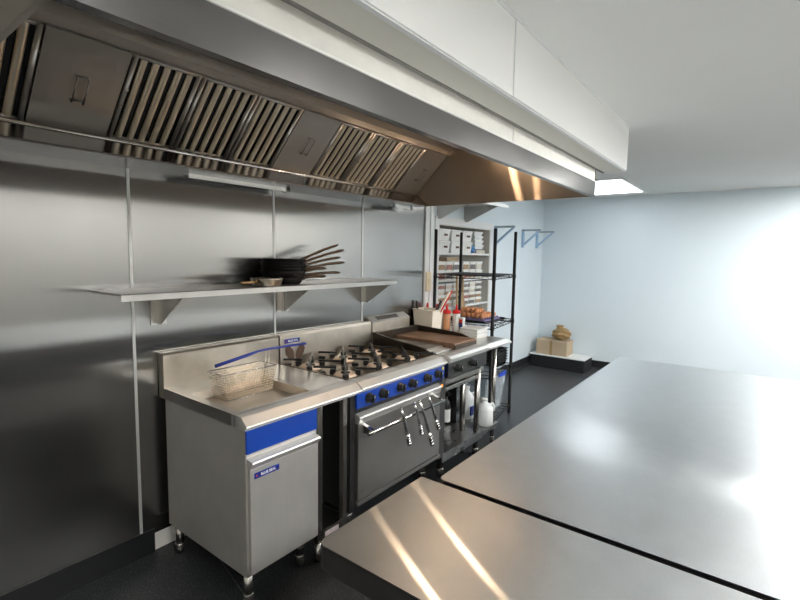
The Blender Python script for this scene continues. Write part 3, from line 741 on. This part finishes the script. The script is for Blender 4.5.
# broom handles leaning behind the rack
for x, lb in ((2.57, 'pale wooden broom handle leaning left behind the rack'), (2.70, 'pale wooden broom handle leaning right behind the rack')):
    o = thing('broom', lb, 'broom', (x, .12, 0))
    MB().tube([(x, .115, .12), (x+.02, .16, 1.43)], .013, 8).build('stick', 'wood', o)
    MB().box(x-.06, x+.06, .075, .15, .06, .12, .008).build('head', 'wood', o)
    MB().prism([(x-.058, .06), (x+.058, .06), (x+.062, 0), (x-.062, 0)], .08, .145, 'y').build('bristles', 'brown_paper', o)
ap = thing('hanging_bag', 'limp beige cloth bag hanging between the broom handles', 'bag', (2.64, .13, 1.0))
t = bmesh.new(); G = []
for i in range(9):
    row = []
    for j in range(9):
        u, v = i/8, j/8
        wdt = .10*(.35+.65*math.sin(min(1, v*1.3)*math.pi/2))
        row.append(t.verts.new((2.635+(u-.5)*wdt, .105+.014*math.sin(u*9+v*3)*(.3+v), 1.22-.32*v)))
    G.append(row)
for i in range(8):
    for j in range(8):
        f = t.faces.new((G[i][j], G[i+1][j], G[i+1][j+1], G[i][j+1])); f.smooth = True
mb = MB(); mb._merge(t); mb.build('cloth', 'wood', ap)
MB().tube([(2.62, .11, 1.22), (2.63, .14, 1.32), (2.65, .11, 1.22)], .004, 6).build('strap', 'wood', ap)

# ------------------------------------------------------------------ shelf niche and its boxes
nc = thing('niche_shelving', 'white built-in shelf unit full of containers in the rear wall', 'shelving', ((NX0+NX1)/2, .35, NZ0))
n = MB(); n.box(NX0, NX1, .565, .58, NZ0, NZ1); n.build('back_panel', 'niche', nc)
n = MB(); n.box(NX0, NX0+.015, .19, .565, NZ0, NZ1); n.box(NX1-.015, NX1, .19, .565, NZ0, NZ1); n.box(NX0, NX1, .19, .565, NZ1-.015, NZ1); n.build('side_lining', 'niche', nc)
n = MB()
n.box(NX0-.07, NX0+.004, .185, .2, NZ0-.06, NZ1+.07); n.box(NX1-.004, NX1+.07, .185, .2, NZ0-.06, NZ1+.07); n.box(NX0+.004, NX1-.004, .185, .2, NZ1-.004, NZ1+.07)
n.build('frame', 'white_trim', nc)
SH = (.82, 1.055, 1.355, 1.648)
for z in SH: MB().box(NX0+.015, NX1-.015, .19, .565, z-.022, z, .002).build('shelf', 'white_trim', nc)

def lidded(name, label, x, y, z, wx, wy, h, body, lid, group, fill=None):
    o = thing(name, label, 'box' if 'box' in name else 'container', (x, y, z), group)
    tub(o, x, y, z, z+h, wx, wy, body, .9)
    MB().box(x-wx/2-.006, x+wx/2+.006, y-wy/2-.006, y+wy/2+.006, z+h-.006, z+h+.012, .003).build('lid', lid, o)
    if fill: MB().box(x-wx*.455, x+wx*.455, y-wy*.47-.003, y+wy*.4, z+h*.10, z+h*.78, .003).build('contents', fill, o)
    return o
pos3 = ['left', 'middle', 'right']
for lay in range(2):
    for i in range(3):
        o = lidded('storage_box', f'white lidded storage box on the top niche shelf, {["lower", "upper"][lay]} layer, {pos3[i]}', 2.405+i*.245, .32, 1.649+lay*.128, .21, .22, .112, 'white_plastic', 'white_plastic', 'white boxes on the top niche shelf')
        MB().box(2.385+i*.245, 2.445+i*.245, .199, .205, 1.70+lay*.128, 1.722+lay*.128).build('grip_slot', 'sauce_dark', o)
for i in range(4):
    lidded('food_container', ['bottom', 'second', 'third', 'top'][i]+' clear white container in the stack right of the big boxes', 3.22-.01*i, .33, 1.70+i*.052, .20, .20, .04, 'milky', 'white_plastic', 'clear containers on the top niche shelf')
o = thing('dark_lidded_tray', 'flat dark tray under the clear containers on the top niche shelf', 'tray', (3.24, .33, 1.648))
MB().box(3.13, 3.35, .22, .44, 1.649, 1.69, .008).build('base', 'food_pale', o); MB().box(3.125, 3.355, .215, .445, 1.688, 1.699, .002).build('lid', 'food_dark', o)
o = thing('plastic_packet', 'crumpled blue and white packet on the top niche shelf', 'packet', (3.08, .25, 1.649))
t = bmesh.new(); bmesh.ops.create_icosphere(t, subdivisions=3, radius=1)
for vv in t.verts:
    q = vv.co.copy(); nz_ = .12*math.sin(q.x*7+q.y*5)+.10*math.sin(q.z*9+q.x*4)
    vv.co = V((3.058+q.x*.045*(1+nz_), .26+q.y*.055*(1+nz_), 1.649+.045+max(-1, q.z*(1+nz_))*.045))
mb = MB(); mb._merge(t); mb.build('film', 'blue_bag', o)
fills = ['food_brown', 'food_dark', 'food_pale', 'food_red', 'food_pale', 'food_brown', 'food_dark']
fw = {'food_brown': 'brown', 'food_dark': 'dark', 'food_pale': 'pale', 'food_red': 'red'}
ordn = ['first', 'second', 'third', 'fourth', 'fifth', 'sixth']
lay_n = ['bottom', 'second', 'third', 'fourth']
random.seed(11)
for (z0, nl, h, sh_name) in ((1.356, 2, .085, 'middle'), (1.056, 4, .052, 'lower')):
    for lay in range(nl):
        for i in range(6):
            x = 2.37+i*.155+(.06 if i > 2 else 0); 
            f = fills[random.randrange(len(fills))]
            lidded('food_container', f'white lidded container of {fw[f]} food, {lay_n[lay]} layer of the {sh_name} niche shelf, {ordn[i]} from left',
                   x+random.uniform(-.006, .006), .30, z0+lay*(h+.0135), .135, .17, h, 'white_plastic', 'white_plastic' if random.random() < .8 else 'milky', f'lidded containers on the {sh_name} niche shelf', f)
o = thing('cardboard_tray', 'low brown cardboard tray lying on top of the middle shelf containers', 'tray', (2.60, .30, 1.555))
MB().box(2.47, 2.72, .22, .40, 1.5545, 1.598, .004).build('base', 'card', o)
o = thing('wicker_basket', 'small brown basket on the right-hand containers of the lower niche shelf', 'basket', (3.06, .30, 1.32))
MB().lathe([(.05, 0), (.065, .010), (.062, .011), (.045, .003)], (3.05, .30, 1.319), 18, caps=False).build('body', 'food_brown', o)

# switch on the white trim
sw = thing('switch_plate', 'tall beige isolator switch on the white trim beside the stainless wall', 'switch', (1.765, -.02, 1.28))
MB().box(1.722, 1.80, -.03, -.002, 1.28, 1.462, .006).build('plate', 'beige', sw)
MB().box(1.745, 1.777, -.040, -.029, 1.35, 1.40, .004).build('rocker', 'beige', sw)

# high shelf on plate brackets beyond the hood
hs = thing('high_shelf', 'high shelf on plate brackets above the shelf niche', 'shelf', (2.5, .05, 2.13))
MB().box(2.12, 2.92, -.26, .2, 2.165, 2.18, .002).box(2.12, 2.92, -.268, -.26, 2.14, 2.18, .002).build('board', 'bright_steel', hs)
for x, mt in ((2.225, 'front_steel'), (2.78, 'oven_steel')):
    MB().prism([(.199, 2.165), (-.22, 2.165), (-.22, 2.155), (.15, 1.995), (.199, 1.995)], x-.003, x+.003).box(x, x+.035, .19, .199, 1.99, 2.165).build('bracket', mt, hs)

# folding wall brackets on the rear wall
def wall_bracket(x, label):
    o = thing('wall_bracket', label, 'bracket', (x, .2, 1.75), 'pale brackets on the rear wall')
    MB().box(x-.018, x+.018, .168, .2, 1.745, 1.99, .002).build('upright', 'bracket_blue', o)
    MB().box(x-.018, x+.018, -.065, .2, 1.972, 1.996, .002).build('arm', 'bracket_grey', o)
    MB().prism([(.190, 1.750), (.190, 1.785), (-.04, 1.980), (-.065, 1.972)], x-.014, x+.014).build('brace', 'bracket_blue', o)
wall_bracket(3.56, 'pale triangular wall bracket nearest the shelf niche')
wall_bracket(4.41, 'pale triangular wall bracket in the middle of the rear wall')
wall_bracket(4.93, 'pale triangular wall bracket nearest the far corner')

# cardboard box on a low ledge in the far corner
struct('trim_10', MB().box(4.80, XE-.016, -.62, .16, 0, .176), 'skirt')
struct('trim_11', MB().box(4.79, XE-.01, -.63, .18, .176, .19, .002), 'white_trim')
bxo = thing('cardboard_box', 'worn cardboard box on the low ledge in the far corner', 'box', (5.0, -.09, .19))
MB().box(4.84, 5.12, -.36, .09, .191, .405, .004).build('carton', 'card', bxo)
MB().box(4.838, 4.841, -.15, -.11, .191, .405).build('tape', 'brown_paper', bxo)
pb = thing('paper_sack', 'crumpled brown paper sack on top of the cardboard box', 'sack', (4.98, -.20, .405))
t = bmesh.new(); bmesh.ops.create_icosphere(t, subdivisions=3, radius=1)
for vv in t.verts:
    q = vv.co.copy(); nz_ = .10*math.sin(q.x*6+q.y*5)+.08*math.sin(q.z*8+q.x*5)
    vv.co = V((4.98+q.x*.11*(1+nz_), -.23+q.y*.13*(1+nz_), .406+.09+max(-1, q.z*(1+nz_))*.09))
mb = MB(); mb._merge(t); mb.build('sack_body', 'brown_paper', pb)
MB().lathe([(.05, 0), (.04, .02), (.06, .05), (.055, .052), (.036, .022)], (4.98, -.20, .57), 14, caps=False).build('rolled_top', 'brown_paper', pb)

# ------------------------------------------------------------------ work tables
def table(x0, x1, y0, y1, label):
    o = thing('work_table', label, 'table', ((x0+x1)/2, (y0+y1)/2, 0))
    t = MB(); z = .90; r = .022
    t.prism([(x0+r, y1), (x1-.004, y1), (x1, y1-.004), (x1, y0), (x0, y0), (x0, y1-r), (x0+r*.3, y1-r*.3)], z-.004, z, 'z')
    t.build('tabletop', 'table_steel', o)
    e = MB()
    e.prism([(x0+r, y1), (x1, y1), (x1, y1-.004), (x0+r, y1-.004)], z-.066, z-.004, 'z')
    e.prism([(x0, y0), (x0, y1-r), (x0+r*.3, y1-r*.3), (x0+r, y1), (x0+r, y1-.004), (x0+r*.3+.004, y1-r*.3-.004), (x0+.004, y1-r), (x0+.004, y0)], z-.066, z-.004, 'z')
    e.box(x1-.004, x1, y0, y1, z-.066, z-.004); e.box(x0, x1, y0, y0+.004, z-.066, z-.004)
    e.build('apron', 'dark_steel', o)  # darker steel than the top, painting in the dark floor's reflection
    for x in (x0+.065, x1-.06):
        for y in (y0+.08, y1-.13): leg(o, x, y, z-.02, .02, 'dark_steel')
    MB().box(x0+.05, x1-.05, y0+.06, y1-.10, .30, .315).build('undershelf', 'dark_steel', o)
table(-1.158, -.702, -2.95, -1.673, 'nearest stainless work table, lit by two warm light streaks')
table(-.678, 1.75, -2.95, -1.722, 'longer stainless work table behind the nearest one')

# ------------------------------------------------------------------ ceiling lights, added and placed to brighten the room
def ceil_light(x, y, lx, ly, label, mat='led'):
    o = thing('added_ceiling_light', label, 'ceiling light', (x, y, CEIL), 'added flat ceiling light panels')
    fr = MB()
    for a in ((x-lx/2-.02, x-lx/2, y-ly/2-.02, y+ly/2+.02), (x+lx/2, x+lx/2+.02, y-ly/2-.02, y+ly/2+.02), (x-lx/2, x+lx/2, y-ly/2-.02, y-ly/2), (x-lx/2, x+lx/2, y+ly/2, y+ly/2+.02)):
        fr.box(*a, CEIL-.018, CEIL)
    fr.build('frame', 'white_trim', o)
    MB().box(x-lx/2, x+lx/2, y-ly/2, y+ly/2, CEIL-.012, CEIL-.004).build('diffuser', mat, o)
ceil_light(-1.6, -3.75, 1.2, .6, 'added flat white ceiling panel behind the viewer')
ceil_light(.5, -3.75, 1.2, .6, 'added flat white ceiling panel near the front wall, behind the tables')
ceil_light(2.9, -3.75, 1.2, .6, 'added flat white ceiling panel past the end of the longer table')
ceil_light(3.9, -3.4, .6, 1.2, 'added flat white ceiling panel by the far wall', 'led')
ceil_light(4.15, -.95, 1.2, .6, 'added square-cut ceiling panel beyond the hood, over the aisle', 'led_cool')

# ------------------------------------------------------------------ world, camera, view
wd = bpy.data.worlds.new('World'); scene.world = wd; wd.use_nodes = True
wd.node_tree.nodes['Background'].inputs[0].default_value = (.8, .88, 1, 1); wd.node_tree.nodes['Background'].inputs[1].default_value = .3
f, yaw, pitch, roll = 472.5355, .918248916, -.095990067, .0160186538
fy = V((math.cos(pitch)*math.sin(yaw), math.cos(pitch)*math.cos(yaw), math.sin(pitch)))
r = V((math.cos(yaw), -math.sin(yaw), 0)); u = r.cross(fy)
r2 = r*math.cos(roll)+u*math.sin(roll); u2 = -r*math.sin(roll)+u*math.cos(roll)
cam = bpy.data.cameras.new('Camera'); co = bpy.data.objects.new('Camera', cam); COL.objects.link(co)
mt = Matrix((r2, u2, -fy)).transposed().to_4x4(); mt.translation = V((-1.92746, -2.50947, 1.62074)); co.matrix_world = mt
cam.sensor_fit = 'HORIZONTAL'; cam.sensor_width = 36; cam.lens = f/800*36; cam.clip_start = .02
scene.camera = co
scene.view_settings.view_transform = 'Standard'
scene.view_settings.look = 'None'
scene.view_settings.exposure = 0.0
scene.cycles.max_bounces = 10
scene.cycles.sample_clamp_indirect = 6
